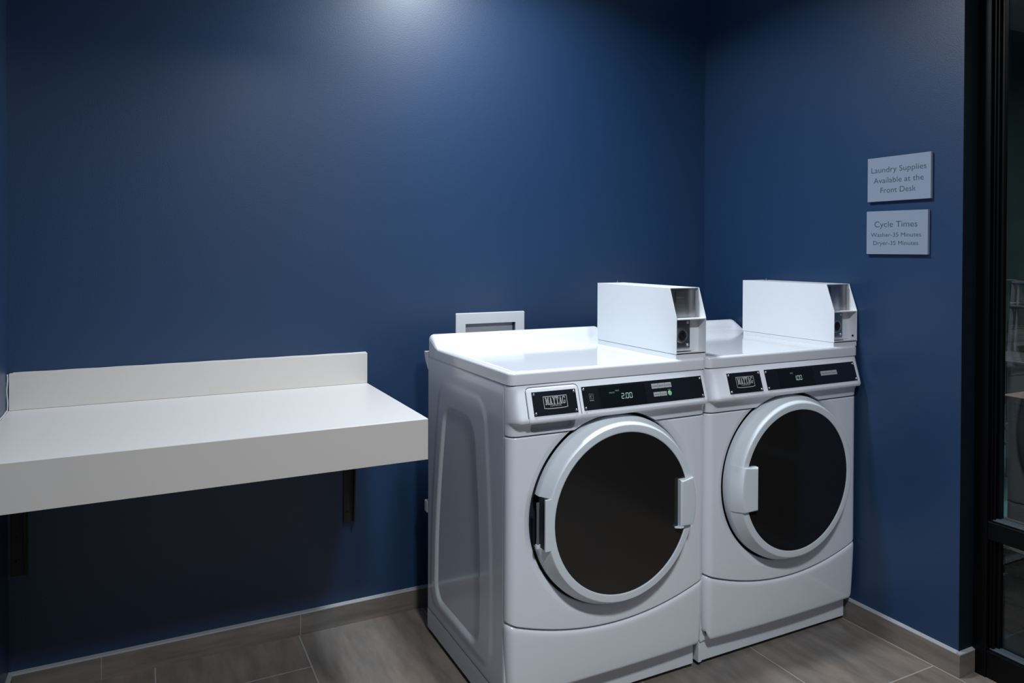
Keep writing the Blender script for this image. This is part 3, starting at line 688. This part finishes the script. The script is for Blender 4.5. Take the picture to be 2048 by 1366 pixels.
wm = root('washing_machine', 'white front loading washer on the left, with detergent drawer, showing 2.00', 'washing machine', (-1.374, -.80, 0))
machine(wm, 'washer')
td = root('tumble_dryer', 'white coin operated dryer on the right against the blue wall, showing 1.00', 'dryer', (-.6885, -.80, 0))
machine(td, 'dryer')

# ------------------------------------------------------------------ black glazed frontage on the right
wn = bpy.data.objects.new('window_1', None); C.objects.link(wn); wn['kind'] = 'structure'; wn.location = (.07, -YE, 0)
def wsub(o): o.matrix_parent_inverse = Matrix.Translation(wn.location).inverted(); return o
Y0 = -YE-.0125
g = G()
g.box((.0665, Y0-.030, .0), (.125, Y0+.0105, CEIL), .001, 1)          # jamb against the wall
g.box((.085, Y0-.044, .03), (.112, Y0-.030, CEIL-.03), .001, 1)  # stile, stepped back
g.box((.095, Y0-.054, .05), (.112, Y0-.044, CEIL-.05), .001, 1)
g.box((.078, Y0-.0375, .10), (.085, Y0-.034, CEIL-.1))
g.box((.068, FRONT, 0), (.20, FRONT+.05, CEIL)); g.box((.068, -2.75, 0), (.20, -2.68, CEIL))
g.box((.068, FRONT, CEIL-.06), (.20, Y0, CEIL))
wsub(g.obj('window_frame', M['frameblack'], wn, smooth=30))
for nm, za, zb_ in (('bottom_rail', .0, .093), ('middle_rail', .428, .492)):
    g = G().prism([(.070, za), (.070, zb_-.010), (.100, zb_), (.110, zb_), (.112, zb_), (.112, za)], FRONT+.05, Y0-.030, lambda p, q, t: (p, t, q), .0006, 1)
    wsub(g.obj(nm, M['frameblack'], wn, smooth=30))
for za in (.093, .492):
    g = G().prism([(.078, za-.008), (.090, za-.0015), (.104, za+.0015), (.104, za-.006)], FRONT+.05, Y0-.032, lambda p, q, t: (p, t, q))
    wsub(g.obj('rail_sheen', M['bead'], wn, smooth=0))  # added lighter strip imitating the reflection along each rail top
wsub(G().box((.104, FRONT+.05, .090), (.109, Y0-.050, .432)).obj('glass_pane', M['glass'], wn, smooth=0))
wsub(G().box((.104, FRONT+.05, .488), (.109, Y0-.050, CEIL-.06)).obj('glass_pane', M['glass'], wn, smooth=0))

# ------------------------------------------------------------------ terrace outside, dim
struct(G().box((.20, -4.5, -.12), (7, 6, -.03)).obj('floor_terrace', M['water'], smooth=0))
struct(G().box((4.6, -4.5, -.03), (4.8, 6, 4)).obj('wall_terrace', M['stucco'], smooth=0))
g = G(); random.seed(3)
for k in range(9):      # rough-faced stone blocks
    for j in range(3):
        y0 = -3.4+k*.34+(.17 if j % 2 else 0); z0 = -.03+j*.10
        g.box((.46+random.uniform(0, .02), y0+.004, z0+.002), (.80, y0+.336, z0+.097), .012, 2)
tag(g.obj('stone_planter', M['stone'], smooth=30), 'low rough brown stone planter outside, seen through the lower window pane', 'planter')
pr_ = root('garden_pillar', 'reddish stone pillar outside, seen through the tall window pane', 'pillar', (1.25, -.86, -.03))
G().box((-.13, -.19, 0), (.13, .19, .69), .008, 2).obj('pillar_shaft', M['terracotta'], pr_, smooth=30)
G().box((-.15, -.21, .69), (.15, .21, .72), .006, 2).obj('pillar_cap', M['terracotta'], pr_, smooth=30)
ch = root('patio_chair', 'grey slatted metal patio chair outside beyond the reddish pillar', 'chair', (2.15, -.20, -.03))
for sx, sy in ((-.22, -.22), (-.22, .22), (.22, -.22), (.22, .22)):
    t = 1.16 if sx > 0 else .74
    G().tube([(sx, sy, 0), (sx*.94, sy, .74), (sx*1.12, sy, t)] if t > 1 else [(sx, sy, 0), (sx*.94, sy, .74)], .014, 8).obj('leg', M['chairmetal'], ch)
g = G()
for k in range(6): g.box((-.22+k*.074, -.22, .735), (-.22+k*.074+.06, .22, .755), .004, 2)
g.obj('seat', M['chairmetal'], ch, smooth=30)
g = G(); g.tube([(.245, -.22, 1.16), (.245, .22, 1.16)], .014, 8); g.tube([(.225, -.22, 1.02), (.225, .22, 1.02)], .010, 8)
for k in range(7): g.tube([(.21, -.19+k*.063, .76), (.245, -.19+k*.063, 1.16)], .008, 6)
g.obj('backrest', M['chairmetal'], ch)
G().tube([(-.2, -.21, .30), (.2, -.21, .30), (.2, .21, .30), (-.2, .21, .30)], .010, 8, True).obj('stretcher', M['chairmetal'], ch)
